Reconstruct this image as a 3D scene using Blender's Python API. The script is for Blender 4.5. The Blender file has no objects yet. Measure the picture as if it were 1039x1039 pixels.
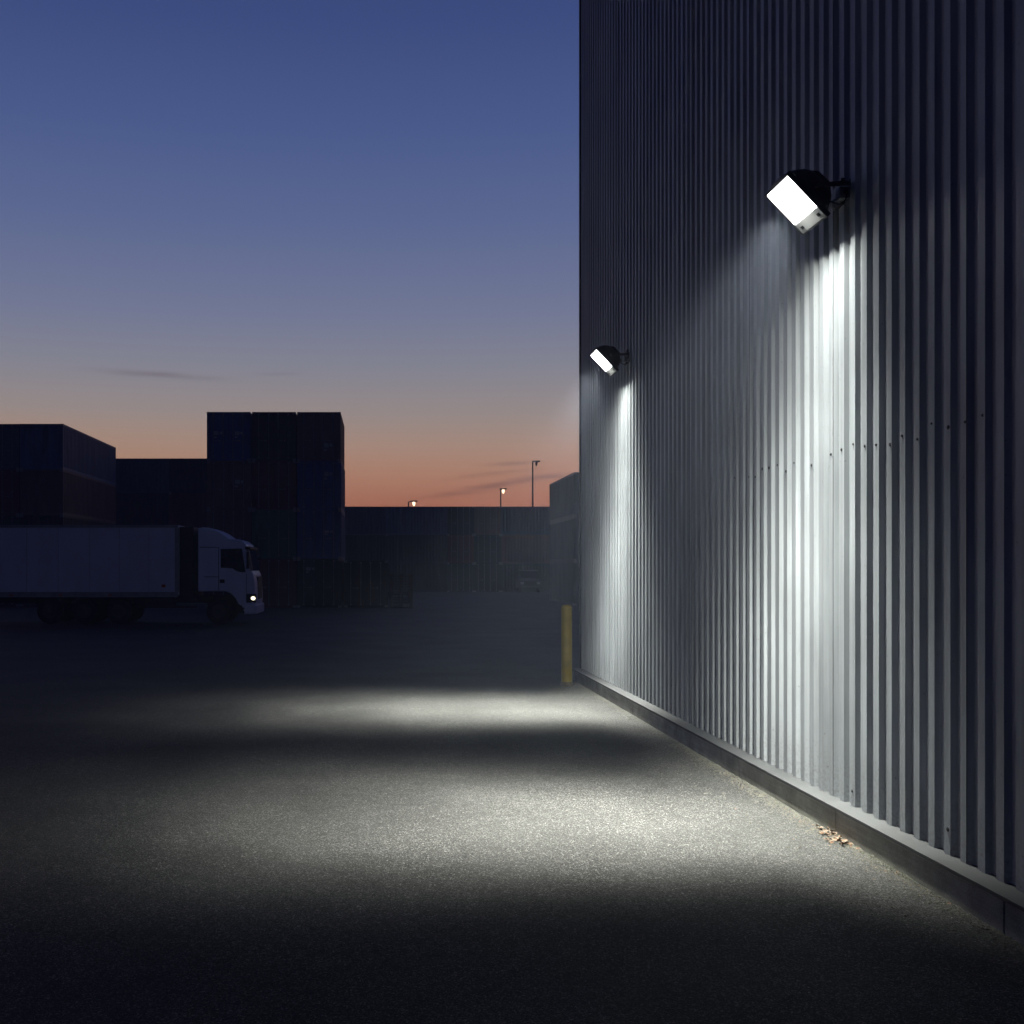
import bpy, bmesh, math, random
from mathutils import Vector, Matrix
R = math.radians
random.seed(7)
S = bpy.context.scene
col = S.collection

# ------------------------------------------------------------------ camera
EYE = 2.2                     # camera height
F = 1100.0 / 1039.0           # focal length / picture width
cd = bpy.data.cameras.new('camera'); cam = bpy.data.objects.new('camera', cd); col.objects.link(cam)
cam.location = (0, 0, EYE); cam.rotation_euler = (R(90), 0, 0)
cd.sensor_width = 36; cd.lens = 36 * F
cd.shift_x = (519.5 - 388) / 1039; cd.shift_y = (576 - 519.5) / 1039
cd.clip_start = 0.1; cd.clip_end = 3000
S.camera = cam

# ------------------------------------------------------------------ node helper
class NT:
    def __init__(s, tree): s.t = tree; s.n = tree.nodes; s.l = tree.links
    def node(s, typ, **kw):
        n = s.n.new(typ)
        for k, v in kw.items(): setattr(n, k, v)
        return n
    def put(s, sock, v):
        if isinstance(v, bpy.types.NodeSocket): s.l.new(v, sock)
        else: sock.default_value = v
    def m(s, op, a, b=None, c=None, clamp=False):
        n = s.node('ShaderNodeMath', operation=op, use_clamp=clamp)
        s.put(n.inputs[0], a)
        if b is not None: s.put(n.inputs[1], b)
        if c is not None: s.put(n.inputs[2], c)
        return n.outputs[0]
    def ramp(s, fac, stops, interp='LINEAR'):
        n = s.node('ShaderNodeValToRGB'); r = n.color_ramp; r.interpolation = interp
        while len(r.elements) < len(stops): r.elements.new(0.5)
        for e, (p, c) in zip(r.elements, stops):
            e.position = p; e.color = (c, c, c, 1) if not isinstance(c, tuple) else tuple(c) + (1,)
        s.put(n.inputs[0], fac); return n.outputs[0]
    def mix(s, fac, a, b, blend='MIX'):
        n = s.node('ShaderNodeMix', data_type='RGBA', blend_type=blend)
        s.put(n.inputs[0], fac)
        s.put(n.inputs[6], a if not isinstance(a, tuple) else (tuple(a) + (1,))[:4])
        s.put(n.inputs[7], b if not isinstance(b, tuple) else (tuple(b) + (1,))[:4])
        return n.outputs[2]
    def mrange(s, v, a, b, c, d, smooth=False):
        n = s.node('ShaderNodeMapRange', clamp=True, interpolation_type='SMOOTHSTEP' if smooth else 'LINEAR')
        s.put(n.inputs[0], v); n.inputs[1].default_value = a; n.inputs[2].default_value = b
        n.inputs[3].default_value = c; n.inputs[4].default_value = d
        return n.outputs[0]

def lin(r, g, b):
    f = lambda v: (v / 255 / 12.92) if v / 255 <= .04045 else ((v / 255 + .055) / 1.055) ** 2.4
    return (f(r), f(g), f(b))

# ------------------------------------------------------------------ world: dusk sky
W = bpy.data.worlds.new('World'); S.world = W; W.use_nodes = True
w = NT(W.node_tree); w.n.clear()
tc = w.node('ShaderNodeTexCoord'); sp = w.node('ShaderNodeSeparateXYZ')
w.l.new(tc.outputs['Generated'], sp.inputs[0])
dx, dy, dz = sp.outputs
SKY = [(0.000, lin(182, 104, 78)), (0.060, lin(192, 126, 100)), (0.085, lin(190, 140, 116)), (0.110, lin(180, 148, 132)),
       (0.140, lin(160, 147, 144)), (0.180, lin(139, 139, 152)), (0.230, lin(118, 125, 155)), (0.300, lin(95, 108, 150)),
       (0.370, lin(77, 94, 143)), (0.450, lin(62, 78, 129)), (0.60, lin(40, 53, 100)), (1.0, lin(17, 24, 56))]
base = w.ramp(dz, SKY)
# the glow lies on the +Y side: the sky overhead and behind is night blue
glow = w.mrange(dy, 0.0, 0.84, 0.0, 1.0, True)
night = w.ramp(dz, [(0.0, lin(15, 18, 40)), (0.5, lin(16, 22, 54)), (1.0, lin(17, 24, 60))])
warm = w.m('MULTIPLY', w.mrange(w.m('DIVIDE', dx, w.m('MAXIMUM', dy, .05)), -.38, .0, 1, 0, True), w.mrange(dz, .14, .07, 0, .55))
base = w.mix(warm, base, lin(178, 146, 118))
skyc = w.mix(glow, night, base)
# thin cloud streaks, given by direction
az = w.m('DIVIDE', dx, w.m('MAXIMUM', dy, 0.05)); el = w.m('DIVIDE', dz, w.m('MAXIMUM', dy, 0.05))
cn = w.node('ShaderNodeTexNoise'); cn.inputs['Scale'].default_value = 1.0; cn.inputs['Detail'].default_value = 5
cv = w.node('ShaderNodeCombineXYZ')
w.put(cv.inputs[0], w.m('MULTIPLY', az, 22)); w.put(cv.inputs[1], w.m('MULTIPLY', el, 150)); w.l.new(cv.outputs[0], cn.inputs['Vector'])
tot = None
for (px, py, slope, la, lb, amp) in [(160, 380, 0.07, 55, 3.2, .30), (283, 379, -0.03, 26, 2.5, .12), (512, 491, -0.16, 62, 3.4, .42),
                                     (508, 480, -0.10, 44, 2.4, .30), (525, 470, -0.05, 28, 2.2, .30), (470, 501, -.10, 36, 2.2, .22), (560, 484, -.03, 30, 3, .2)]:
    u = w.m('SUBTRACT', az, (px - 388) / 1100); v = w.m('SUBTRACT', el, (576 - py) / 1100)
    c_, s_ = math.cos(math.atan(-slope)), math.sin(math.atan(-slope))
    a = w.m('ADD', w.m('MULTIPLY', u, c_), w.m('MULTIPLY', v, s_)); b = w.m('SUBTRACT', w.m('MULTIPLY', v, c_), w.m('MULTIPLY', u, s_))
    a = w.m('POWER', w.m('MULTIPLY', a, 1100 / la), 2.0); b = w.m('POWER', w.m('MULTIPLY', b, 1100 / lb), 2.0)
    g = w.m('MULTIPLY', w.m('EXPONENT', w.m('MULTIPLY', w.m('ADD', a, b), -1.0)), amp)
    tot = g if tot is None else w.m('ADD', tot, g)
cm = w.m('MULTIPLY', tot, w.mrange(cn.outputs[0], .3, .62, .35, 1.15), clamp=True)
cm = w.m('MULTIPLY', cm, w.m('GREATER_THAN', dy, 0.1))
skyc = w.mix(cm, skyc, lin(84, 62, 74))
bg = w.node('ShaderNodeBackground'); w.l.new(skyc, bg.inputs[0]); bg.inputs[1].default_value = 1.0
wo = w.node('ShaderNodeOutputWorld'); w.l.new(bg.outputs[0], wo.inputs[0])
W.cycles.sampling_method = 'MANUAL'; W.cycles.sample_map_resolution = 512

# ------------------------------------------------------------------ view
S.view_settings.view_transform = 'Standard'; S.view_settings.look = 'None'
S.view_settings.exposure = 0.0; S.view_settings.gamma = 1.0
S.cycles.max_bounces = 5; S.cycles.diffuse_bounces = 3; S.cycles.glossy_bounces = 3; S.cycles.volume_bounces = 1
S.cycles.use_denoising = True; S.cycles.sample_clamp_indirect = 4.0
S.cycles.use_light_tree = True

# ------------------------------------------------------------------ materials
def mat(name, color, rough=.6, metal=0.0, build=None):
    m = bpy.data.materials.new(name); m.use_nodes = True; t = NT(m.node_tree)
    p = t.n['Principled BSDF']; p.inputs['Roughness'].default_value = rough; p.inputs['Metallic'].default_value = metal
    if build: build(t, p)
    else:
        ob = t.node('ShaderNodeTexCoord').outputs['Object']
        nz = t.node('ShaderNodeTexNoise'); t.l.new(ob, nz.inputs[0]); nz.inputs['Scale'].default_value = 3.5; nz.inputs['Detail'].default_value = 6
        f = t.mrange(nz.outputs[0], .3, .7, .72, 1.15)
        c = t.mix(1.0, tuple(color), f, 'MULTIPLY')
        t.l.new(c, p.inputs['Base Color'])
        t.put(p.inputs['Roughness'], t.mrange(nz.outputs[0], .3, .7, rough - .08, min(1, rough + .1)))
    return m

def emis(name, color, strength):
    m = bpy.data.materials.new(name); m.use_nodes = True; t = NT(m.node_tree); p = t.n['Principled BSDF']
    p.inputs['Base Color'].default_value = (.8, .8, .8, 1); p.inputs['Emission Color'].default_value = tuple(color) + (1,)
    p.inputs['Emission Strength'].default_value = strength
    return m

def asphalt(t, p):
    ob = t.node('ShaderNodeNewGeometry').outputs['Position']
    v1 = t.node('ShaderNodeTexVoronoi'); t.l.new(ob, v1.inputs[0]); v1.inputs['Scale'].default_value = 135
    v2 = t.node('ShaderNodeTexVoronoi'); t.l.new(ob, v2.inputs[0]); v2.inputs['Scale'].default_value = 95
    n1 = t.node('ShaderNodeTexNoise'); t.l.new(ob, n1.inputs[0]); n1.inputs['Scale'].default_value = 160; n1.inputs['Detail'].default_value = 3
    n2 = t.node('ShaderNodeTexNoise'); t.l.new(ob, n2.inputs[0]); n2.inputs['Scale'].default_value = .55; n2.inputs['Detail'].default_value = 6
    n3 = t.node('ShaderNodeTexNoise'); t.l.new(ob, n3.inputs[0]); n3.inputs['Scale'].default_value = 9; n3.inputs['Detail'].default_value = 4
    sv = t.node('ShaderNodeSeparateXYZ'); t.l.new(v1.outputs['Color'], sv.inputs[0])
    sv2 = t.node('ShaderNodeSeparateXYZ'); t.l.new(v2.outputs['Color'], sv2.inputs[0])
    stone = t.ramp(sv.outputs[0], [(0, .035), (.45, .075), (.8, .145), (1, .30)])
    pale = t.mrange(sv2.outputs[1], .86, .97, 0, .22)
    gap = t.mrange(v1.outputs['Distance'], .35, .75, 1, .38)
    val = t.m('MULTIPLY', t.m('ADD', stone, pale), gap)
    val = t.m('MULTIPLY', val, t.mrange(n1.outputs[0], .3, .7, .6, 1.4))
    val = t.m('MULTIPLY', val, t.mrange(n2.outputs[0], .35, .65, .72, 1.24))
    val = t.m('MULTIPLY', val, t.mrange(n3.outputs[0], .3, .7, .82, 1.15))
    val = t.m('MULTIPLY', val, .50)
    cc = t.node('ShaderNodeCombineColor'); t.put(cc.inputs[0], val); t.put(cc.inputs[1], t.m('MULTIPLY', val, .99)); t.put(cc.inputs[2], t.m('MULTIPLY', val, .95))
    t.l.new(cc.outputs[0], p.inputs['Base Color'])
    p.inputs['Roughness'].default_value = .82; p.inputs['Specular IOR Level'].default_value = .3
    b = t.node('ShaderNodeBump'); b.inputs['Strength'].default_value = .55; b.inputs['Distance'].default_value = .006
    h = t.m('ADD', t.m('MULTIPLY', v1.outputs['Distance'], -1.0), t.m('MULTIPLY', n1.outputs[0], .8))
    t.l.new(h, b.inputs['Height']); t.l.new(b.outputs[0], p.inputs['Normal'])

def cladding(t, p):
    ob = t.node('ShaderNodeNewGeometry').outputs['Position']
    mp = t.node('ShaderNodeMapping'); t.l.new(ob, mp.inputs[0]); mp.inputs['Scale'].default_value = (9, 9, .35)
    n1 = t.node('ShaderNodeTexNoise'); t.l.new(mp.outputs[0], n1.inputs[0]); n1.inputs['Scale'].default_value = 1.6; n1.inputs['Detail'].default_value = 6
    n2 = t.node('ShaderNodeTexNoise'); t.l.new(ob, n2.inputs[0]); n2.inputs['Scale'].default_value = 1.1; n2.inputs['Detail'].default_value = 5
    n3 = t.node('ShaderNodeTexNoise'); t.l.new(ob, n3.inputs[0]); n3.inputs['Scale'].default_value = 38; n3.inputs['Detail'].default_value = 3
    sx = t.node('ShaderNodeSeparateXYZ'); t.l.new(ob, sx.inputs[0])
    # each sheet (five ribs wide) has its own tone
    wn = t.node('ShaderNodeTexWhiteNoise', noise_dimensions='1D'); t.put(wn.inputs['W'], t.m('FLOOR', t.m('DIVIDE', sx.outputs[1], 1.07)))
    f = t.m('MULTIPLY', t.mrange(n1.outputs[0], .3, .7, .78, 1.12), t.mrange(n2.outputs[0], .35, .65, .9, 1.06))
    f = t.m('MULTIPLY', f, t.mrange(wn.outputs[0], 0, 1, .95, 1.05))
    splash = t.m('MULTIPLY', t.mrange(sx.outputs[2], .23, .75, 1, 0), t.mrange(n3.outputs[0], .45, .62, .1, .8))
    c = t.mix(1.0, (.375, .40, .43), f, 'MULTIPLY')
    c = t.mix(t.m('MULTIPLY', splash, .5), c, (.17, .16, .14))
    spots = t.mrange(n3.outputs[0], .70, .74, 0, .5)
    c = t.mix(spots, c, (.10, .09, .085))
    t.l.new(c, p.inputs['Base Color'])
    t.put(p.inputs['Roughness'], t.mrange(n1.outputs[0], .3, .7, .42, .6)); p.inputs['Specular IOR Level'].default_value = .35

def concrete(t, p):
    ob = t.node('ShaderNodeNewGeometry').outputs['Position']
    n1 = t.node('ShaderNodeTexNoise'); t.l.new(ob, n1.inputs[0]); n1.inputs['Scale'].default_value = 3; n1.inputs['Detail'].default_value = 9; n1.inputs['Roughness'].default_value = .65
    n2 = t.node('ShaderNodeTexNoise'); t.l.new(ob, n2.inputs[0]); n2.inputs['Scale'].default_value = 90
    mp = t.node('ShaderNodeMapping'); t.l.new(ob, mp.inputs[0]); mp.inputs['Scale'].default_value = (1, 1.2, 26)
    n3 = t.node('ShaderNodeTexNoise'); t.l.new(mp.outputs[0], n3.inputs[0]); n3.inputs['Scale'].default_value = 1.5; n3.inputs['Detail'].default_value = 5
    f = t.m('MULTIPLY', t.mrange(n1.outputs[0], .3, .7, .6, 1.25), t.mrange(n3.outputs[0], .3, .7, .85, 1.1))
    f = t.m('MULTIPLY', f, t.mrange(n2.outputs[0], .3, .7, .8, 1.12))
    t.l.new(t.mix(1.0, (.36, .355, .31), f, 'MULTIPLY'), p.inputs['Base Color'])
    b = t.node('ShaderNodeBump'); b.inputs['Strength'].default_value = .5; b.inputs['Distance'].default_value = .006
    t.l.new(n2.outputs[0], b.inputs['Height']); t.l.new(b.outputs[0], p.inputs['Normal'])
    p.inputs['Roughness'].default_value = .9

def leafmat(t, p):
    ob = t.node('ShaderNodeNewGeometry').outputs['Position']
    v = t.node('ShaderNodeTexVoronoi'); t.l.new(ob, v.inputs[0]); v.inputs['Scale'].default_value = 38
    q = t.node('ShaderNodeSeparateXYZ'); t.l.new(v.outputs['Color'], q.inputs[0])
    t.l.new(t.mix(q.outputs[0], (.16, .085, .045), (.19, .155, .12)), p.inputs['Base Color']); p.inputs['Roughness'].default_value = .85
def smooth_paint(c, rough):
    def f(t, p):
        ob = t.node('ShaderNodeNewGeometry').outputs['Position']
        mp = t.node('ShaderNodeMapping'); t.l.new(ob, mp.inputs[0]); mp.inputs['Scale'].default_value = (1.2, 1.2, .4)
        n = t.node('ShaderNodeTexNoise'); t.l.new(mp.outputs[0], n.inputs[0]); n.inputs['Scale'].default_value = 1.3; n.inputs['Detail'].default_value = 6
        t.l.new(t.mix(1.0, c, t.mrange(n.outputs[0], .3, .7, .92, 1.04), 'MULTIPLY'), p.inputs['Base Color']); p.inputs['Roughness'].default_value = rough
    return f
def per_object(color, rough=.6):
    def f(t, p):
        ob = t.node('ShaderNodeNewGeometry').outputs['Position']
        mp = t.node('ShaderNodeMapping'); t.l.new(ob, mp.inputs[0]); mp.inputs['Scale'].default_value = (1, 1, .3)
        n1 = t.node('ShaderNodeTexNoise'); t.l.new(mp.outputs[0], n1.inputs[0]); n1.inputs['Scale'].default_value = 1.4; n1.inputs['Detail'].default_value = 7
        c = t.mix(t.mrange(n1.outputs[0], .56, .68, 0, .55), tuple(color), (.06, .03, .018))
        c = t.mix(1.0, c, t.mrange(n1.outputs[0], .3, .6, .75, 1.15), 'MULTIPLY')
        t.l.new(c, p.inputs['Base Color']); p.inputs['Roughness'].default_value = rough
    return f

M = dict(
    asphalt=mat('asphalt', 0, build=asphalt), clad=mat('cladding', 0, build=cladding), concrete=mat('plinth_concrete', 0, build=concrete),
    flash=mat('flashing_metal', (.055, .057, .06), .7), trim=mat('dark_trim', (.05, .055, .065), .5), roof=mat('roof_sheet', (.12, .12, .13), .7),
    screw=mat('screw_head', (.02, .02, .022), .5), lampbody=mat('cast_aluminium_black', (.035, .037, .04), .42), lampplate=mat('gear_cover', (.7, .71, .72), .4),
    lens=emis('lit_glass', (1, 1, 1), 14.0), galv=mat('galvanised', (.22, .23, .24), .45, .6), cable=mat('cable', (.01, .01, .01), .6),
    yellow=mat('yellow_paint', (.20, .145, .01), .55), soot=mat('scuffed_base', (.06, .05, .03), .7),
    white=mat('truck_white', 0, build=smooth_paint((.62, .67, .80), .5)), cabwhite=mat('cab_white', 0, build=smooth_paint((.76, .83, .95), .3)), black=mat('black_plastic', (.012, .012, .014), .55), rubber=mat('rubber', (.012, .012, .012), .85),
    rim=mat('wheel_rim', (.025, .026, .03), .5), glass=mat('dark_glass', (.012, .014, .018), .06), chassis=mat('chassis', (.012, .012, .014), .7), seal=mat('grey_edge', (.26, .27, .30), .5),
    head=emis('headlamp_glass', (1, .88, .60), 2.4), amber=mat('amber_plastic', (.5, .12, .01), .3), street=emis('street_lamp_glass', (1, .74, .48), 2.6),
    pole=mat('pole_steel', (.06, .06, .065), .6, .2), rod=mat('lock_rod', (.24, .24, .25), .5), mark=mat('pale_marking', (.42, .42, .42), .6),
    wood=mat('old_wood', (.025, .02, .016), .9), red=mat('tail_red', (.25, .01, .01), .3),
    stone=mat('grit', (.13, .125, .105), .9), leaf=mat('dry_leaf', 0, build=leafmat), weed=mat('weed_green', (.06, .075, .03), .8), van=mat('van_paint', (.025, .028, .034), .5))
CC = {n: mat('container_' + n, 0, build=per_object(c)) for n, c in dict(
    blue=(.04, .09, .27), navy=(.10, .15, .27), brown=(.17, .10, .085), maroon=(.15, .03, .04), green=(.03, .16, .10), black=(.02, .02, .025),
    slate=(.08, .10, .15), grey=(.12, .13, .15), dark=(.035, .035, .042)).items()}

# ------------------------------------------------------------------ mesh helpers
def tag(o, label=None, cat=None, group=None, kind=None):
    for k, v in (('label', label), ('category', cat), ('group', group), ('kind', kind)):
        if v: o[k] = v
    return o
def empty(name, loc, rz=0, **kw):
    o = bpy.data.objects.new(name, None); col.objects.link(o); o.location = loc; o.rotation_euler = (0, 0, rz); o.empty_display_size = .3
    return tag(o, **kw)
class MB:
    def __init__(s): s.bm = bmesh.new()
    def box(s, a, b, rot=None, mi=0):
        a, b = Vector(a), Vector(b); c = (a + b) / 2; d = b - a
        r = bmesh.ops.create_cube(s.bm, size=1, matrix=Matrix.Translation(c) @ (rot or Matrix()).to_4x4() @ Matrix.Diagonal((abs(d.x), abs(d.y), abs(d.z), 1)))
        for f in {f for v in r['verts'] for f in v.link_faces}: f.material_index = mi
        return s
    def cyl(s, p, q, r1, r2=None, n=16, mi=0):
        p, q = Vector(p), Vector(q); d = q - p
        mt = Matrix.Translation((p + q) / 2) @ d.to_track_quat('Z', 'Y').to_matrix().to_4x4()
        r = bmesh.ops.create_cone(s.bm, cap_ends=True, segments=n, radius1=r1, radius2=r1 if r2 is None else r2, depth=d.length, matrix=mt)
        for f in {f for v in r['verts'] for f in v.link_faces}: f.material_index = mi
        return s
    def tube(s, pts, r, n=8):
        for a, b in zip(pts, pts[1:]): s.cyl(a, b, r, n=n)
        return s
    def prism(s, prof, fn, a, b):
        """closed profile (2-D) swept from a to b; fn(u, v, t) gives the 3-D point"""
        va = [s.bm.verts.new(fn(u, v, a)) for u, v in prof]; vb = [s.bm.verts.new(fn(u, v, b)) for u, v in prof]
        n = len(prof)
        s.bm.faces.new(va); s.bm.faces.new(vb[::-1])
        for i in range(n): s.bm.faces.new((va[i], vb[i], vb[(i + 1) % n], va[(i + 1) % n]))
        return s
    def loft(s, rings, caps=True):
        vs = [[s.bm.verts.new(p) for p in r] for r in rings]; n = len(rings[0])
        for a, b in zip(vs, vs[1:]):
            for i in range(n): s.bm.faces.new((a[i], b[i], b[(i + 1) % n], a[(i + 1) % n]))
        if caps: s.bm.faces.new(vs[0][::-1]); s.bm.faces.new(vs[-1])
        return s
    def bevel(s, w, seg=2, ang=25):
        bmesh.ops.recalc_face_normals(s.bm, faces=s.bm.faces)
        es = [e for e in s.bm.edges if len(e.link_faces) == 2 and e.calc_face_angle(0) > R(ang)]
        bmesh.ops.bevel(s.bm, geom=es, offset=w, segments=seg, affect='EDGES', profile=.5, clamp_overlap=True)
        return s
    def build(s, name, m, parent=None, smooth=False, loc=None):
        bmesh.ops.recalc_face_normals(s.bm, faces=s.bm.faces)
        me = bpy.data.meshes.new(name); s.bm.to_mesh(me); s.bm.free()
        for x in (m if isinstance(m, (list, tuple)) else [m]): me.materials.append(x)
        if smooth: me.shade_smooth() if hasattr(me, 'shade_smooth') else None
        o = bpy.data.objects.new(name, me); col.objects.link(o)
        if parent: o.parent = parent
        if loc: o.location = loc
        return o
def copy_tree(o, parent=None, first=True):
    c = o.copy(); col.objects.link(c)
    if parent: c.parent = parent
    for ch in list(o.children): copy_tree(ch, c, False)
    return c

# ------------------------------------------------------------------ ground
g = MB()
g.bm.faces.new([g.bm.verts.new(p) for p in ((-420, -120, 0), (420, -120, 0), (420, 520, 0), (-420, 520, 0))])
tag(g.build('asphalt_ground', M['asphalt']), kind='structure', label='dark asphalt yard lit by two pools of floodlight')

# ------------------------------------------------------------------ warehouse
XW = 3.86; XR = 3.895; XP = 3.735; YE = 21.2; YS = -8.0; ZP = 0.23; ZT = 14.2; PITCH = .214
wh = empty('warehouse', (XW, YE, 0), label='tall grey ribbed metal warehouse with two lit floodlights on it', cat='warehouse')
def whp(mb, name, m): return mb.build(name, m, wh, loc=(-XW, -YE, 0))
# ribbed cladding: one corrugated sheet along Y
pr = []; y = YS
while y < YE - PITCH:
    pr += [(y, XR), (y + .082, XR), (y + .104, XW), (y + .190, XW)]   # recess, flank, crest, flank
    y += .212
pr.append((YE - .06, XR))
m = MB(); lo = [m.bm.verts.new((x, y, ZP + .012)) for y, x in pr]; hi = [m.bm.verts.new((x, y, ZT)) for y, x in pr]
for i in range(len(pr) - 1): m.bm.faces.new((lo[i], lo[i + 1], hi[i + 1], hi[i]))
whp(m, 'wall_cladding', M['clad'])
whp(MB().box((XR + .005, YS, .1), (30, YE - .05, ZT - .02)), 'wall_core', M['roof'])
# end wall round the corner, ribbed too
m = MB(); x = XR; pts = []
while x < 29.8: pts += [(x, YE - .05), (x + .082, YE - .05), (x + .104, YE - .01), (x + .19, YE - .01)]; x += .212
lo = [m.bm.verts.new((x, y, ZP)) for x, y in pts]; hi = [m.bm.verts.new((x, y, ZT)) for x, y in pts]
for i in range(len(pts) - 1): m.bm.faces.new((lo[i], lo[i + 1], hi[i + 1], hi[i]))
whp(m, 'end_cladding', M['clad'])
whp(MB().box((XW - .015, YE - .07, ZP), (XR + .06, YE + .005, ZT)), 'corner_trim', M['trim'])
whp(MB().box((XW - .05, YS, ZT), (30.1, YE + .05, ZT + .25)), 'roof', M['roof'])
# plinth, cast in lengths with narrow joints
m = MB(); y = YS
while y < YE:
    y2 = min(y + 2.42, YE + .02)
    m.box((XP, y, -.2), (XR + .05, y2 - .012, ZP - .012)); y += 2.42
m.box((XR + .05, YE - .1, -.2), (30, YE + .02, ZP - .012)); m.bevel(.006, 1)
whp(m, 'plinth', M['concrete'])
# flashing on the plinth: a sloping drip with a folded lip
m = MB(); m.prism([(XP - .012, ZP - .028), (XP - .012, ZP - .004), (XR + .03, ZP + .018), (XR + .03, ZP - .002), (XP - .004, ZP - .011), (XP - .004, ZP - .028)],
                  lambda u, v, t: (u, t, v), YS, YE + .015)
whp(m, 'base_flashing', M['flash'])
# screws: a row at 3.17 m and one low row, on crests near the first lamp
ncrest = lambda k: YS + k * .212 + .147
k0 = int((7.0 - YS) / .212)
for k in range(k0, k0 + 24):
    for z, pk in ((3.165, .75), (.40, .42)):
        if random.random() < pk and not (z < 1 and ncrest(k) > 10.2):
            yy = ncrest(k) + random.uniform(-.02, .02); zz = z + random.uniform(-.05, .05)
            r = random.uniform(.006, .0105)
            s = MB().cyl((XW - .007, yy, zz), (XW, yy, zz), r, n=6).cyl((XW - .002, yy, zz), (XW, yy, zz), r * 1.6, n=12)
            whp(s, 'screw', M['screw'])
# side laps of the sheets
for yl in (9.3, 7.18, 11.4, 13.5, 15.7, 17.8):
    k = round((yl - YS - .104) / .212); yy = YS + k * .212 + .106
    whp(MB().box((XW - .004, yy, ZP + .015), (XW, yy + .004, ZT - .01)), 'sheet_lap', M['trim'])

# ------------------------------------------------------------------ floodlights
U = Vector((.69, 0, -.724)).normalized(); N = Vector((U.z, 0, -U.x)).normalized(); V = Vector((0, 1, 0))
def flood_light(o, aim):
    """photometric distribution of an asymmetric floodlight: wide outward from the wall, narrow along it"""
    ld = bpy.data.lights.new('flood_source', 'POINT'); ld.energy = 1.0; ld.shadow_soft_size = .07; ld.use_nodes = True
    t = NT(ld.node_tree); t.n.clear()
    inc = t.node('ShaderNodeNewGeometry').outputs['Incoming']; s = t.node('ShaderNodeSeparateXYZ'); t.l.new(inc, s.inputs[0])
    SG = 1.0
    X = t.m('MULTIPLY', s.outputs[0], SG); Y = t.m('MULTIPLY', s.outputs[1], SG); Z = t.m('MULTIPLY', s.outputs[2], SG)
    out = t.m('MULTIPLY', X, -1.0); down = t.m('MULTIPLY', Z, -1.0)
    a = t.m('MULTIPLY', t.m('ARCTAN2', out, down), 180 / math.pi)
    q = t.m('SQRT', t.m('ADD', t.m('MULTIPLY', X, X), t.m('MULTIPLY', Z, Z)))
    b = t.m('SUBTRACT', t.m('MULTIPLY', t.m('ARCTAN2', Y, q), 180 / math.pi), aim)
    b = t.m('MULTIPLY', b, t.mrange(b, -2, 2, 1.36, .96))
    A = t.ramp(t.mrange(a, -50, 100, 0, 1), [((x + 50) / 150, v) for x, v in
        [(-49.9, .0032), (-44, .0052), (-34, .0078), (-26, .0118), (-19, .021), (-12, .075), (-5, .34), (5, .60), (14, .67), (27, .61), (37, .34), (47, .085), (57, .014), (68, .0)]])
    B = t.m('EXPONENT', t.m('MULTIPLY', t.m('POWER', t.m('DIVIDE', t.m('ABSOLUTE', b), t.m('ADD', BW, t.m('ADD', t.mrange(a, 6, -6, 0, 9.0), t.mrange(a, -6, -42, 0, 16.0)))), 2.6), -1.0))
    cosn = t.m('ADD', t.m('MULTIPLY', X, N.x), t.m('MULTIPLY', Z, N.z))
    spill = t.m('MULTIPLY', t.mrange(cosn, .0, .5, 0, 1), SPILL)
    back = t.m('MULTIPLY', t.mrange(t.m('MULTIPLY', cosn, -1.0), .33, .5, 0, 1, True), .00026)   # light thrown back on the fixture's own face
    spill = t.m('MULTIPLY', spill, t.mrange(Y, -.3, .4, .25, 2.4))
    st = t.m('MULTIPLY', t.m('ADD', t.m('ADD', t.m('MULTIPLY', t.m('MULTIPLY', A, B), t.mrange(cosn, -.24, -.12, 0, 1)), spill), back), POWER)
    e = t.node('ShaderNodeEmission'); e.inputs[0].default_value = (.985, 1.0, .90, 1); t.put(e.inputs[1], st)
    lo = t.node('ShaderNodeOutputLight'); t.l.new(e.outputs[0], lo.inputs[0])
    L = bpy.data.objects.new('flood_source', ld); col.objects.link(L); L.parent = o
    return L
BW = 18.3; SPILL = .0022; POWER = 21000.0

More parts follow.
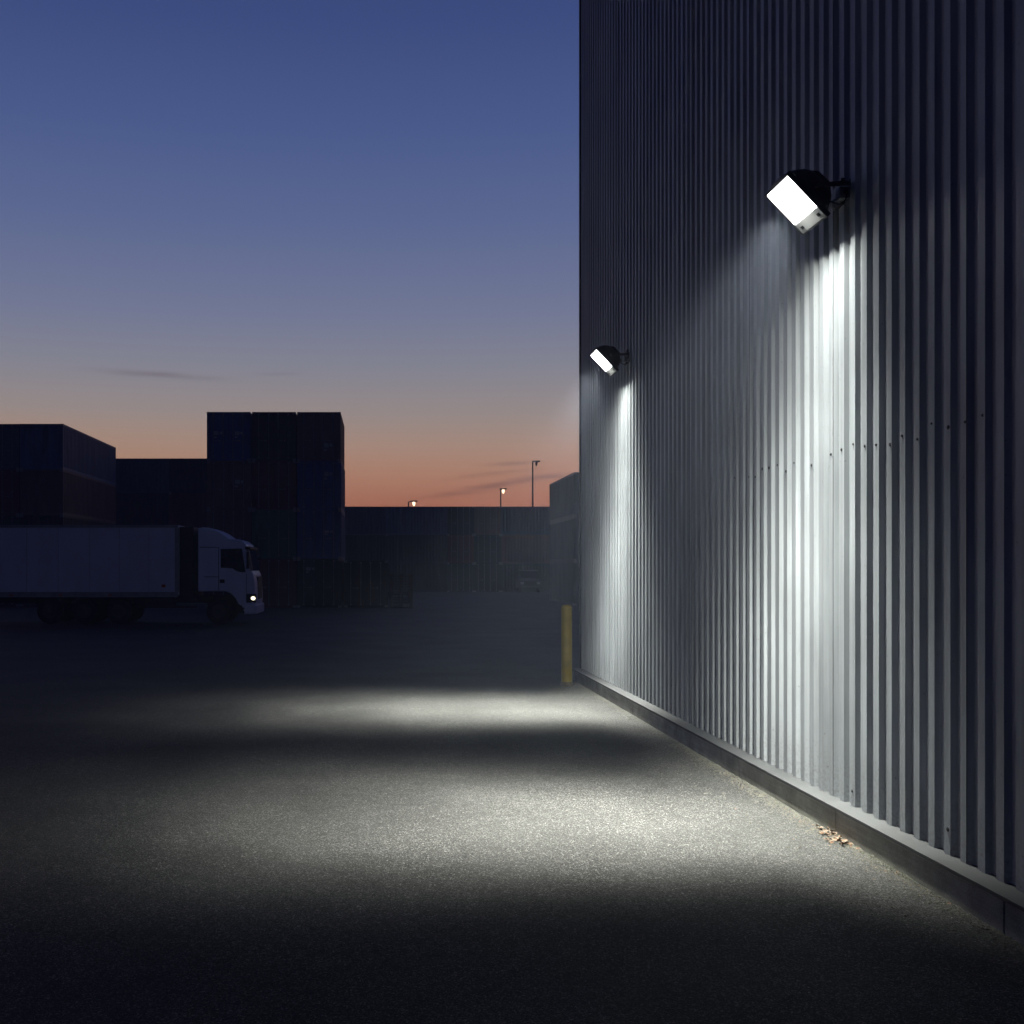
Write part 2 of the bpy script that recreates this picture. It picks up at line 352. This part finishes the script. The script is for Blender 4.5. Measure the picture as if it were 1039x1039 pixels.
def floodlight(Y, ztop, aim, label):
    o = empty('floodlight', (XW, Y, ztop - .22), label=label, cat='floodlight', group='floodlights on the warehouse wall')
    H, WY = .49, .52        # face height along U, width along the wall
    T = Vector((3.32 - XW, 0, .22))                           # top edge of the face, relative to the wall mount
    P = lambda u, v, n: tuple(T + U * u + V * v + N * n)      # face coordinates to object space
    def slab(mb, u0, u1, v0, v1, n0, n1):
        mb.loft([[P(u0, v0, n), P(u1, v0, n), P(u1, v1, n), P(u0, v1, n)] for n in (n0, n1)]); return mb
    h = WY / 2
    # cast body: sections shrinking and rounding to the back
    rings = []
    for n, k, sh in ((-.022, 1.0, 0), (-.06, .97, .0), (-.11, .90, .006), (-.16, .78, .01), (-.205, .60, .012), (-.235, .36, .014)):
        ring = []
        for i in range(24):
            t_ = 2 * math.pi * (i + .5) / 24; c, s = math.cos(t_), math.sin(t_); e = .45
            ring.append(P(H / 2 + sh - .02 + (H / 2 - .004) * k * math.copysign(abs(c) ** e, c), (h - .004) * (k ** .6) * math.copysign(abs(s) ** e, s), n))
        rings.append(ring)
    MB().loft(rings).build('housing', M['lampbody'], o, smooth=True)
    # cooling fins over the back
    for j in range(-4, 5):
        f = MB(); v = j * .042
        pts = [(.03, -.06), (.08, -.165), (.17, -.245), (.30, -.25), (.39, -.18), (.45, -.08)]
        f.prism(pts, lambda u, n, t: P(u, t, n), v - .003, v + .003); f.build('cooling_fin', M['lampbody'], o)
    # front frame: four bars
    f = MB()
    slab(f, 0, .022, -h, h, -.03, .012); slab(f, H - .016, H, -h, h, -.03, .012)
    slab(f, .022, H - .016, -h, -h + .016, -.03, .0118); slab(f, .022, H - .016, h - .016, h, -.03, .0118)
    f.bevel(.003, 1); f.build('front_frame', M['lampbody'], o)
    ul = .37
    slab(MB(), .022, ul, -h + .016, h - .016, -.012, .002).build('lens', M['lens'], o)
    c = slab(MB(), ul + .006, H - .016, -h + .016, h - .016, -.012, .004).bevel(.002, 1).build('gear_cover', M['lampplate'], o)
    for sv in (-1, 1):
        slab(MB(), .415, .445, sv * .17 - .022, sv * .17 + .022, .004, .010).bevel(.002, 1).build('latch', M['screw'], c)
    # bracket: two arms from the body sides to a wall plate
    b = MB()
    for sv in (-1, 1):
        yv = sv * (h + .012)
        A0 = Vector(P(.24, 0, -.10)); A0.y = yv; B0 = Vector((-.03, yv, .13)); 
        d = (B0 - A0); nrm = Vector((-d.z, 0, d.x)).normalized() * .02
        b.loft([[A0 + nrm + V * e, B0 + nrm + V * e, B0 - nrm + V * e, A0 - nrm + V * e] for e in (-.004, .004)])
    b.box((-.036, -h - .016, .10), (-.026, h + .016, .16))
    b.build('bracket', M['lampbody'], o)
    for sv in (-1, 1):
        A0 = Vector(P(.24, 0, -.10)); MB().cyl((A0.x, sv * (h + .008), A0.z), (A0.x, sv * (h + .035), A0.z), .026, n=12).build('pivot_knob', M['screw'], o)
    MB().box((-.026, -.09, .02), (.012, .09, .24)).bevel(.004, 1).build('wall_plate', M['lampbody'], o)
    MB().box((-.085, -.20, .03), (.0, -.115, .13)).bevel(.006, 2).build('junction_box', M['galv'], o)
    MB().cyl((-.04, -.20, .08), (-.04, -.225, .08), .014, n=10).tube([(-.04, -.225, .08), (-.05, -.25, .06), (-.06, -.26, .0), (-.09, -.22, -.03), P(.33, -.1, -.13)], .006).build('cable', M['cable'], o)
    for zz in (.045, .215):
        for yy in (-.065, .065): MB().cyl((-.026, yy, zz), (-.036, yy, zz), .011, n=6).build('bolt', M['galv'], o)
    L = flood_light(o, aim); L.location = P(.19, 0, .10)
    return o
floodlight(9.15, 5.44, 2.0, 'nearer lit floodlight high on the near stretch of ribbed wall')
floodlight(17.1, 5.61, -4.0, 'farther lit floodlight near the far corner of the ribbed wall')

# ------------------------------------------------------------------ bollard
b = empty('bollard', (3.45, 20.3, 0), label='tall yellow bollard standing at the far corner of the warehouse', cat='bollard')
MB().cyl((0, 0, 0), (0, 0, 1.42), .1, n=28).build('post', M['yellow'], b, smooth=False)
MB().loft([[(math.cos(2 * math.pi * i / 28) * .1 * k, math.sin(2 * math.pi * i / 28) * .1 * k, z) for i in range(28)] for k, z in ((1.03, 1.42), (1.0, 1.455), (.8, 1.485), (.45, 1.5), (.05, 1.505))]).build('cap', M['yellow'], b)
MB().cyl((0, 0, 0), (0, 0, .07), .125, .105, n=28).build('base_collar', M['soot'], b)

# ------------------------------------------------------------------ shipping containers
CW, CH = 2.438, 2.591
def container_meshes(L):
    """origin at the near left bottom corner of the end that faces -Y; length runs along +Y"""
    out = []
    fr = MB(); e = .13
    for x in (0, CW - e):
        for y in (0, L - e): fr.box((x, y, .0), (x + e, y + e, CH))
    for z0, z1 in ((0.004, .16), (CH - .12, CH - .003)):
        for x in (0.004, CW - .084): fr.box((x, e, z0), (x + .08, L - e, z1))
        for y in (0.004, L - .084): fr.box((e, y, z0), (CW - e, y + .08, z1))
    out.append(('frame', fr, 'body'))
    # corrugated side walls and rear wall, roof sheet
    w_ = MB()
    def corr(p0, p1, nrm, z0, z1):
        p0, p1 = Vector(p0), Vector(p1); d = p1 - p0; n = max(2, int(d.length / .28)); st = d / n; prv = None; pts = []
        for i in range(n):
            a = p0 + st * i
            pts += [a, a + st * .28, a + st * .45 - nrm * .036, a + st * .83 - nrm * .036]
        pts.append(p1)
        lo = [w_.bm.verts.new((p.x, p.y, z0)) for p in pts]; hi = [w_.bm.verts.new((p.x, p.y, z1)) for p in pts]
        for i in range(len(pts) - 1): w_.bm.faces.new((lo[i], lo[i + 1], hi[i + 1], hi[i]))
    corr((.015, e, 0), (.015, L - e, 0), Vector((-1, 0, 0)), .16, CH - .12)
    corr((CW - .015, e, 0), (CW - .015, L - e, 0), Vector((1, 0, 0)), .16, CH - .12)
    corr((e, L - .02, 0), (CW - e, L - .02, 0), Vector((0, 1, 0)), .16, CH - .12)
    w_.box((.09, .09, CH - .06), (CW - .09, L - .09, CH - .035)); w_.box((.09, .09, .05), (CW - .09, L - .09, .15))
    out.append(('side_walls', w_, 'body'))
    return out
PROTO = {}; RM = random.Random(11)
def proto(L):
    if L in PROTO: return PROTO[L]
    r = []
    for name, mb, k in container_meshes(L):
        bmesh.ops.recalc_face_normals(mb.bm, faces=mb.bm.faces); me = bpy.data.meshes.new(name); mb.bm.to_mesh(me); mb.bm.free(); me.materials.append(CC['dark']); r.append((name, me, k))
    PROTO[L] = r
    return r
def raw(mb, m):
    bmesh.ops.recalc_face_normals(mb.bm, faces=mb.bm.faces); me = bpy.data.meshes.new('part'); mb.bm.to_mesh(me); mb.bm.free(); me.materials.append(m); return me
def door_mesh():
    d = MB(); W2 = (CW - .26) / 2 - .008
    d.box((0, .05, 0), (W2, .09, CH - .30))
    for z in (.0, .45, .9, 1.35, 1.8, CH - .36): d.box((.02, .038, z + .02), (W2 - .02, .052, z + .06 + .1 * (z not in (.0,))))
    for x in (0, W2 - .05): d.box((x, .034, 0), (x + .05, .0535, CH - .30))
    d.bevel(.004, 1)
    return raw(d, CC['dark'])
DOOR = door_mesh()
ROD = raw(MB().cyl((0, .008, .0), (0, .008, CH - .2), .019, n=8).box((-.05, -.004, .0), (.05, .03, .07)).box((-.05, -.004, CH - .27), (.05, .03, CH - .2)).box((-.045, -.002, 1.2), (.045, .03, 1.26)), M['rod'])
HANDLE = raw(MB().box((0, -.012, .90), (.34, .006, .925)).box((.28, -.01, .86), (.34, .03, .96)), M['rod'])
MARK = raw(MB().box((0, .030, 0), (.34, .034, .22)).box((.42, .030, .05), (.62, .034, .2)).box((0, .030, -.16), (.22, .034, -.07)), M['mark'])
CAST = raw(MB().box((-.004, -.006, -.002), (.178, .16, .116)).box((.05, -.012, .03), (.12, -.005, .085)).bevel(.008, 1), M['rod'])
def child(name, me, parent, loc, m=None):
    o = bpy.data.objects.new(name, me); col.objects.link(o); o.parent = parent; o.location = loc
    if m:
        o.material_slots[0].link = 'OBJECT'; o.material_slots[0].material = m
    return o
def container(x, y, z, L, colour, label, group, rz=0.0, doors=True, marks=True):
    """near-left-bottom corner of the end facing the camera stands at x, y, z"""
    root = empty('shipping_container', (x, y, z), rz, label=label, cat='container', group=group)
    for name, me, k in proto(L): child(name, me, root, (0, 0, 0), CC[colour])
    for cx in (0, CW - .174):
        for cz in (0, CH - .116): child('corner_casting', CAST, root, (cx, 0, cz))
    if doors:
        W2 = (CW - .26) / 2
        for k in (0, 1):
            d = child('door', DOOR, root, (.13 + k * (W2 + .004), 0, .16), CC[colour])
            for rx in (.24, .80): child('lock_rod', ROD, d, (rx, 0, -.04))
            child('handle', HANDLE, d, (.30, 0, 0))
            if marks and RM.random() < .55:
                mk = child('marking_plate', MARK, d, (RM.uniform(.26, .40), 0, RM.choice((.55, 1.2, 1.62, 1.8)))); mk.scale = (RM.uniform(.5, .95), 1, RM.uniform(.6, 1.1))
    else:
        p = MB(); W = CW - .26; n = 8; st = W / n; pts = []
        for i in range(n): pts += [(.13 + st * i, .05), (.13 + st * (i + .28), .05), (.13 + st * (i + .45), .086), (.13 + st * (i + .83), .086)]
        pts.append((.13 + W, .05)); lo = [p.bm.verts.new((a, b_, .16)) for a, b_ in pts]; hi = [p.bm.verts.new((a, b_, CH - .12)) for a, b_ in pts]
        for i in range(len(pts) - 1): p.bm.faces.new((lo[i], lo[i + 1], hi[i + 1], hi[i]))
        p.build('end_wall', CC[colour], root)
    return root
def X_(px, Y): return (px - 388) / 1100 * Y
tiername = {4: ['at the bottom', 'second from ground', 'third from ground', 'topmost'], 3: ['at the bottom', 'in the middle tier', 'topmost']}
cname = dict(blue='deep blue', navy='navy grey', brown='dull brown', maroon='dark maroon', green='dark green', black='black', slate='slate', grey='grey', dark='dark')

# tall stack, ends with doors towards the camera
Y0 = 59.8; xs = [X_(210, Y0), X_(210, Y0) + CW + .045, X_(346, Y0) - CW]; HS = 1.042
cols3 = [['black', 'brown', 'brown', 'blue'], ['maroon', 'green', 'maroon', 'black'], ['dark', 'blue', 'blue', 'brown']]
cpos = ['left', 'middle', 'right']
for i in range(3):
    for k in range(4):
        jit = 0 if k == 0 else random.uniform(-.02, .02)
        c = container(xs[i] + (.0 if i == 1 else (-.015 if i == 0 else .015)), Y0 + abs(jit) * 4, k * CH * HS, 6.06, cols3[i][k],
                  f'{cname[cols3[i][k]]} container end, {tiername[4][k]} in the {cpos[i]} column of the tall stack', 'containers in the tall stack beside the truck cab', 0, marks=(i != 1))
        c.scale = (.985 if k == 3 else 1, 1, HS)
# left stack, receding side visible
Y0 = 61.5
for j in range(2):
    for k in range(4):
        c = [['dark', 'black', 'brown', 'navy'], ['dark', 'dark', 'maroon', 'slate']][j][k]
        container(X_(64, Y0) - CW - j * (CW + .06), Y0 + .05 * j, k * CH, 12.19, c, f'long {cname[c]} container, {tiername[4][k]} in the {["right", "left"][j]} column behind the truck box',
                  'long containers stacked behind the truck', doors=(j == 1), marks=False)
# side-on rows: rotate so that the length runs along X
def side_row(x0, Y, n_tiers, items, where, group):
    x = x0
    for j, (L, cs, end) in enumerate(items):
        for k in range(n_tiers):
            c = cs[k]; lab = f'{cname[c]} container, {tiername[n_tiers][k]} in the {where[j]}'
            if end: container(x, Y, k * CH, 6.06, c, lab, group, doors=True, marks=False)
            else:
                # the side faces the camera: turn by 90 degrees, the door end looks to -X... kept behind its neighbour
                container(x, Y + CW, k * CH, L, c, lab, group, R(-90), doors=True, marks=False)
        x += (CW if end else L) + .006
side_row(X_(89, 81.), 81., 4, [(6.06, ['dark', 'black', 'dark', 'slate'], False), (6.06, ['dark', 'black', 'maroon', 'dark'], False)],
         ['row behind the truck, nearer its rear', 'row behind the truck, touching the tall stack'], 'side-on containers behind the truck')
side_row(X_(324, 98.8), 98.8, 3, [(6.06, ['dark', 'black', 'slate'], False), (5.6, ['black', 'dark', 'navy'], False), (0, ['dark', 'maroon', 'dark'], True), (0, ['black', 'dark', 'brown'], True), (6.06, ['dark', 'brown', 'slate'], False)],
         ['far row column beside the tall stack', 'far row column under the left lamp', 'left end-on column of the far row', 'right end-on column of the far row', 'far row column nearest the warehouse'],
         'containers in the far row under the street lamps')
Y0 = 63.3
for j in range(2):
    for k in range(3):
        c = [['grey', 'grey', 'grey'], ['grey', 'slate', 'slate']][j][k]
        container(X_(582, Y0) + j * (CW + .06), Y0, k * CH, 9.12, c, f'{cname[c]} container, {tiername[3][k]} in the {["left", "right"][j]} column of the stack beyond the warehouse',
                  'containers in the misty stack by the warehouse corner', marks=False)
# single dark container beside the tall stack, with pallets next to it
container(X_(346, 59.8) + .16, 60.2, 0, 6.06, 'black', 'single black container on the ground right of the tall stack', 'containers on the ground by the tall stack', marks=False)
def pallet_stack(x, y, n, label):
    o = empty('pallet_stack', (x, y, 0), R(4), label=label, cat='pallets')
    for k in range(n):
        p = MB(); z = k * .144; j = random.uniform(-.02, .02)
        for q in range(3): p.box((j, .02 + q * .52, z), (1.2 + j, .12 + q * .52, z + .022)); 
        for q in range(3):
            for r_ in range(3): p.box((j + r_ * .53, .02 + q * .52, z + .022), (j + r_ * .53 + .14, .12 + q * .52, z + .10))
        for q in range(3): p.box((j + q * .53, 0, z + .10), (j + q * .53 + .14, 1.18, z + .1215))
        for q in range(7): p.box((j - .01, q * .17, z + .122), (1.21 + j, q * .17 + .14, z + .143))
        p.build('pallet', M['wood'], o)
    return o
pallet_stack(X_(397, 59.), 59.0, 13, 'stack of dark wooden pallets right of the single black container')

# ------------------------------------------------------------------ truck
YT = 42.3; tx = lambda px: (px - 388) / 26.0 + 7.19; tz = lambda py: 2.2 + (576 - py) / 26.0
tr = empty('box_truck', (-7.19, YT, 0), label='white box truck with lit headlight standing before the container stacks', cat='truck')
DW = 2.5
tn = lambda px: tx(px) if px < 243 else tx(243 + (px - 243) * .71)
bx = MB().box((tx(-34), .0, tz(604)), (tx(181.5), DW, tz(533))).bevel(.03, 2).build('cargo_box', M['white'], tr)
MB().box((tx(-30), -.012, tz(606)), (tx(180.5), .0, tz(600.6))).build('lower_rail', M['seal'], bx)
MB().box((tx(-30), -.012, tz(535.4)), (tx(180.5), .0, tz(532.6))).build('top_rail', M['seal'], bx)
MB().box((tx(177.5), -.014, tz(600.4)), (tx(181.9), .0, tz(535.6))).build('corner_post', M['seal'], bx)
for px in (-5, 27, 59, 91, 121, 151): MB().box((tx(px), -.004, tz(600.4)), (tx(px) + .012, 0, tz(535.6))).build('panel_seam', M['seal'], bx)
MB().box((tx(164), -.02, tz(596)), (tx(168), -.0125 + .012, tz(593))).build('marker_lamp', M['amber'], bx)
for px in (10, 60, 110): MB().box((tx(px), -.02, tz(604.8)), (tx(px) + .12, -.0121, tz(603))).build('marker_lamp', M['amber'], bx)
MB().box((tx(-30), .75, .80), (tx(240), .95, 1.10)).box((tx(-30), 1.6, .80), (tx(240), 1.8, 1.10)).box((tx(-30), .1, 1.0), (tx(187), 2.4, 1.115)).build('chassis', M['chassis'], tr)
MB().box((tx(142), .06, .62), (tx(176), .6, 1.0)).bevel(.05, 2).build('fuel_tank', M['chassis'], tr)
MB().box((tx(181.6), .10, .9), (tx(196), 2.40, 3.80)).bevel(.03, 1).build('cooling_unit', M['black'], tr)  # black and raised to full height, standing in for shade in the gap
gd = MB()
for z in (.62, .84): gd.box((tx(139), .03, z), (tx(200), .06, z + .10))
gd.build('side_guard', M['chassis'], tr)
# cab
prof = [(201, 600), (201, 536), (206, 535), (212, 535.5), (218, 537.5), (224, 540.5), (229, 544), (232, 546.5), (240, 547), (246, 548.5), (251, 552), (254.5, 557), (257, 567), (259.5, 579), (262.5, 583), (264.5, 590), (265.3, 602), (264.8, 621), (262, 623.5), (251, 623.5), (247, 615), (242, 613), (239, 607), (234, 602), (229, 600)]
cp = [(tn(a), tz(b)) for a, b in prof]
cb = MB(); cx0 = sum(p[0] for p in cp) / len(cp)
rings = []
for t_, k in ((0.0, .0), (.10, .06), (.3, .1), (DW - .3, .1), (DW - .10, .06), (DW, 0)):
    # the front of the cab bows outwards towards its middle
    rings.append([(u + (k * .5 if u > tn(250) else 0), t_, v) for u, v in cp])
cb.loft(rings)
cab = cb.bevel(.035, 2, 30).build('cab', M['cabwhite'], tr)
wn = [(224, 557), (246.5, 556.5), (250, 573), (251.5, 580.5), (244, 580.5), (240, 579.3), (236, 576.6), (224, 576)]
MB().prism([(tn(a), tz(b)) for a, b in wn], lambda u, v, t: (u, t, v), -.012, .0).build('side_window', M['glass'], cab)
# windscreen and grille on the front
ws = [[(tn(254.5) + .0, y_, tz(557)), (tn(259.5) + .01, y_, tz(579)), (tn(259.5) + .065, y_, tz(579)), (tn(254.5) + .055, y_, tz(557))] for y_ in (.12, DW - .12)]
MB().loft(ws).build('windscreen', M['glass'], cab)
MB().loft([[(tn(254.5) - .02, y_, tz(557)), (tn(259.5) - .02, y_, tz(579)), (tn(259.5) + .06, y_, tz(579)), (tn(254.5) + .05, y_, tz(557))] for y_ in (-.015, .10)]).build('windscreen_pillar', M['seal'], cab)
MB().box((tn(264), .5, .95), (tn(265) + .07, DW - .5, 1.85)).bevel(.02, 1).build('grille', M['black'], cab)
MB().box((tn(251), -.03, tz(557.5)), (tn(257) + .05, DW + .03, tz(554.5))).bevel(.02, 1).build('sun_visor', M['black'], cab)
MB().box((tx(223), -.02, tz(591.5)), (tx(228), .0, tz(588))).build('door_handle', M['black'], cab)
for a, b_, c_, d_ in ((221.6, 556, 222.2, 599), (252.6, 582, 253.2, 606)): MB().box((tn(a), -.004, tz(d_)), (tn(c_), .0, tz(b_))).build('door_seam', M['chassis'], cab)
MB().box((tx(203), -.004, tz(555.6)), (tx(222), .0, tz(555))).box((tx(207), -.004, tz(585.6)), (tx(222), .0, tz(585))).build('crease', M['chassis'], cab)
MB().box((tn(250), -.02, tz(623)), (tn(265) + .09, DW + .02, tz(613.5))).bevel(.04, 2).build('bumper', M['cabwhite'], cab)
MB().box((tn(240), .05, tz(622)), (tn(250.5), .5, tz(612.5))).box((tn(240), .0, tz(618)), (tn(250.5), .05, tz(616.5))).build('step', M['black'], cab)
for sy in (0, 1):
    y_ = -.018 if sy == 0 else DW - .28
    hs = MB().box((tn(252.5), y_, tz(611.5)), (tn(264.5) + .055, y_ + .30, tz(602.5))).bevel(.03, 2).build('headlight', M['black'], cab)
    MB().loft([[(tn(262.6) + .10 * math.cos(q * math.pi / 8) * (1 if s_ == 0 else .8), (y_ - .014) if s_ == 1 else y_ + .02, tz(607) + .085 * math.sin(q * math.pi / 8) * (1 if s_ == 0 else .8)) for q in range(16)] for s_ in (0, 1)]).build('lamp_glass', M['head'], hs)
for sy in (-1, 1):
    y_ = -.02 if sy < 0 else DW + .02
    mi = MB().box((tn(254), y_ + sy * .02, tz(577)), (tn(257.5), y_ + sy * .22, tz(560))).bevel(.03, 2)
    mi.box((tn(253.5), min(y_, y_ + sy * .1), tz(559)), (tn(255), max(y_, y_ + sy * .1), tz(557.6))); mi.build('mirror', M['black'], cab)
def wheel(px, near=True, r=.5):
    y0 = .04 if near else DW - .34
    wl = MB().cyl((0, 0, 0), (0, .30, 0), r, n=40).bevel(.03, 2, 50).build('wheel', M['rubber'], tr, loc=(tx(px), y0, r))
    sy = -.006 if near else .306
    MB().cyl((0, sy, 0), (0, .15, 0), .28, n=32).build('rim', M['rim'], wl); MB().cyl((0, sy - .05 if near else sy + .05, 0), (0, .15, 0), .11, .13, n=16).build('hub', M['rim'], wl)
    return wl
for px in (222, 120, 85, 50):
    for nr in (True, False): wheel(px, nr)
for px in (120, 85, 50): MB().loft([[(tx(px) + .6 * math.cos(q * math.pi / 12), y_, .52 + .6 * math.sin(q * math.pi / 12)) for q in range(2, 11)] + [(tx(px) + .57 * math.cos(q * math.pi / 12), y_, .52 + .57 * math.sin(q * math.pi / 12)) for q in range(10, 1, -1)] for y_ in (.03, .5)]).build('mudguard', M['black'], tr)

# ------------------------------------------------------------------ parked van before the far row
vn = empty('parked_van', (X_(527, 96), 96, 0), label='small dark van parked nose-on before the far container row', group=None, cat='van')
vp = [(0, .35), (0, 1.05), (.75, 1.25), (1.25, 1.92), (1.7, 2.0), (4.6, 1.98), (4.75, .35)]
MB().prism(vp, lambda u, v, t: (t, u, v), 0, 1.95).bevel(.09, 3).build('body', M['van'], vn)
MB().loft([[(x_, .80, 1.30), (x_, 1.22, 1.84), (x_, 1.2, 1.87), (x_, .76, 1.32)] for x_ in (.2, 1.75)]).build('windscreen', M['glass'], vn)
MB().box((.45, -.02, .6), (1.5, .0 + .02, .9)).build('grille', M['black'], vn)
MB().box((.05, -.05, .32), (1.9, .08, .55)).bevel(.03, 1).build('bumper', M['black'], vn)
for x_ in (.1, 1.55): MB().box((x_, -.015, .72), (x_ + .3, .03, .95)).bevel(.02, 1).build('headlight', M['seal'], vn)
for x_ in (.02, 1.7):
    for y_ in (.9, 3.8): MB().cyl((x_, y_, .33), (x_ + .23, y_, .33), .33, n=24).build('wheel', M['rubber'], vn)

# ------------------------------------------------------------------ street lamps far behind
def street_lamp(px, Y, ph, side, lit, label, arm=.9):
    h = 2.2 + (576 - ph) / 1100 * Y
    o = empty('street_lamp', (X_(px, Y), Y, 0), label=label, cat='street lamp', group='street lamps beyond the far container row')
    MB().cyl((0, 0, 0), (0, 0, h), .15, .075, n=12).build('pole', M['pole'], o)
    MB().cyl((0, 0, h - .04), (side * arm, 0, h + .03), .045, n=8).build('arm', M['pole'], o)
    hd = MB().loft([[(side * (arm - .15), -.16, h - .03), (side * (arm - .15), .16, h - .03), (side * (arm - .15), .12, h + .10), (side * (arm - .15), -.12, h + .10)],
               [(side * (arm + .7), -.14, h - .03), (side * (arm + .7), .14, h - .03), (side * (arm + .7), .1, h + .14), (side * (arm + .7), -.1, h + .14)]]).bevel(.02, 1).build('lamp_head', M['pole'], o)
    cx = side * (arm + .30)
    rr = .165 if lit else .14
    MB().loft([[(cx + rr * k * math.cos(q * math.pi / 8), rr * k * math.sin(q * math.pi / 8), h - .02 - z) for q in range(16)] for k, z in ((.7, .0), (1, .1), (.95, .26), (.55, .42), (.1, .48))]).build('lamp_glass', M['street'] if lit else M['glass'], hd)
street_lamp(414.5, 122, 509, 1, True, 'lit lamp on an arm just above the container tops, leftmost', arm=.3)
street_lamp(508, 128, 496.5, 1, True, 'lit street lamp, middle one of three over the far row', arm=.0)
street_lamp(540.5, 118, 468.5, 1, False, 'tall unlit street lamp, highest and rightmost over the far row', arm=.1)

# ------------------------------------------------------------------ grit, leaves along the plinth
def scatter_stones():
    m = MB(); rnd = random.Random(3)
    for i in range(5200):
        y = rnd.uniform(6.2, 13.5) if rnd.random() < .85 else rnd.uniform(13.5, 20.5)
        x = XP - .004 - abs(rnd.gauss(0, .09)) - (rnd.random() < .12) * rnd.uniform(0, .6); r = rnd.uniform(.003, .0085) * (1.7 if rnd.random() < .12 else 1)
        mt = Matrix.Translation((x, y, r * .35)) @ Matrix.Rotation(rnd.uniform(0, 6), 4, 'Z') @ Matrix.Diagonal((r * rnd.uniform(.8, 1.5), r, r * rnd.uniform(.5, .9), 1))
        vs = [m.bm.verts.new(mt @ (Vector(q) * rnd.uniform(.75, 1.15))) for q in ((1, 0, 0), (0, 1, 0), (-1, 0, 0), (0, -1, 0), (0, 0, 1), (0, 0, -1))]
        for a in range(4):
            b = (a + 1) % 4; m.bm.faces.new((vs[a], vs[b], vs[4])); m.bm.faces.new((vs[b], vs[a], vs[5]))
    return m
tag(scatter_stones().build('gravel', M['stone']), kind='stuff', label='pale grit washed along the foot of the plinth', cat='gravel')
m = MB(); rnd = random.Random(5)
for i in range(80):
    # a loose heap at about 8.7 m
    y = rnd.gauss(8.75, .16); x = XP - .02 - abs(rnd.gauss(0, .06)); z = rnd.uniform(.004, .035); s = rnd.uniform(.014, .03); a = rnd.uniform(0, 6.3)
    rot = Matrix.Translation((x, y, z)) @ Matrix.Rotation(a, 4, 'Z') @ Matrix.Rotation(rnd.uniform(-1.1, 1.1), 4, 'X')
    L_ = [(-1, 0, .25), (-.4, .45, .05), (.3, .4, .0), (1, 0, .3), (.3, -.4, .02), (-.4, -.45, .1)]
    top = [m.bm.verts.new(rot @ (Vector(p) * s)) for p in L_]; c = m.bm.verts.new(rot @ Vector((0, 0, -.1 * s)))
    for j in range(6): m.bm.faces.new((top[j], top[(j + 1) % 6], c))
for i in range(60):
    # strays trailing along the foot of the plinth
    y = rnd.uniform(6.9, 12.5); x = XP - .015 - abs(rnd.gauss(0, .07)) - (rnd.random() < .15) * rnd.uniform(0, .5); s = rnd.uniform(.007, .018); a = rnd.uniform(0, 6.3)
    rot = Matrix.Translation((x, y, .006)) @ Matrix.Rotation(a, 4, 'Z') @ Matrix.Rotation(rnd.uniform(-.6, .6), 4, 'X')
    top = [m.bm.verts.new(rot @ (Vector(p) * s)) for p in L_]; c = m.bm.verts.new(rot @ Vector((0, 0, -.1 * s)))
    for j in range(6): m.bm.faces.new((top[j], top[(j + 1) % 6], c))
tag(m.build('leaf_litter', M['leaf']), kind='stuff', label='small drift of dry orange-brown leaves against the plinth', cat='leaves')
m = MB()
for i in range(170):
    y = rnd.gauss(7.9, .35); x = XP - .01 - abs(rnd.gauss(0, .03)); a = rnd.uniform(0, 6.3); hgt = rnd.uniform(.012, .035); d = Vector((math.cos(a), math.sin(a), 0)); q = Vector((-d.y, d.x, 0)) * .002
    p = Vector((x, y, 0)); tip = p + d * hgt * .7 + Vector((0, 0, hgt)); m.bm.faces.new([m.bm.verts.new(v) for v in (p - q, p + q, tip)])
tag(m.build('moss', M['weed']), kind='stuff', label='low moss and weeds in the joint below the plinth', cat='weeds')

# ------------------------------------------------------------------ haze
HAZE = .0017
hz = bpy.data.materials.new('haze_air'); hz.use_nodes = True; t = NT(hz.node_tree); t.n.clear()
pv = t.node('ShaderNodeVolumePrincipled'); pv.inputs['Color'].default_value = (.68, .78, 1.0, 1); pv.inputs['Density'].default_value = HAZE; pv.inputs['Anisotropy'].default_value = .0
om = t.node('ShaderNodeOutputMaterial'); t.l.new(pv.outputs[0], om.inputs['Volume'])
h = MB().box((-430, -130, -1.2), (430, 530, 18)).build('haze', hz); h.display_type = 'WIRE'
tag(h, kind='stuff', label='thin night haze over the yard')
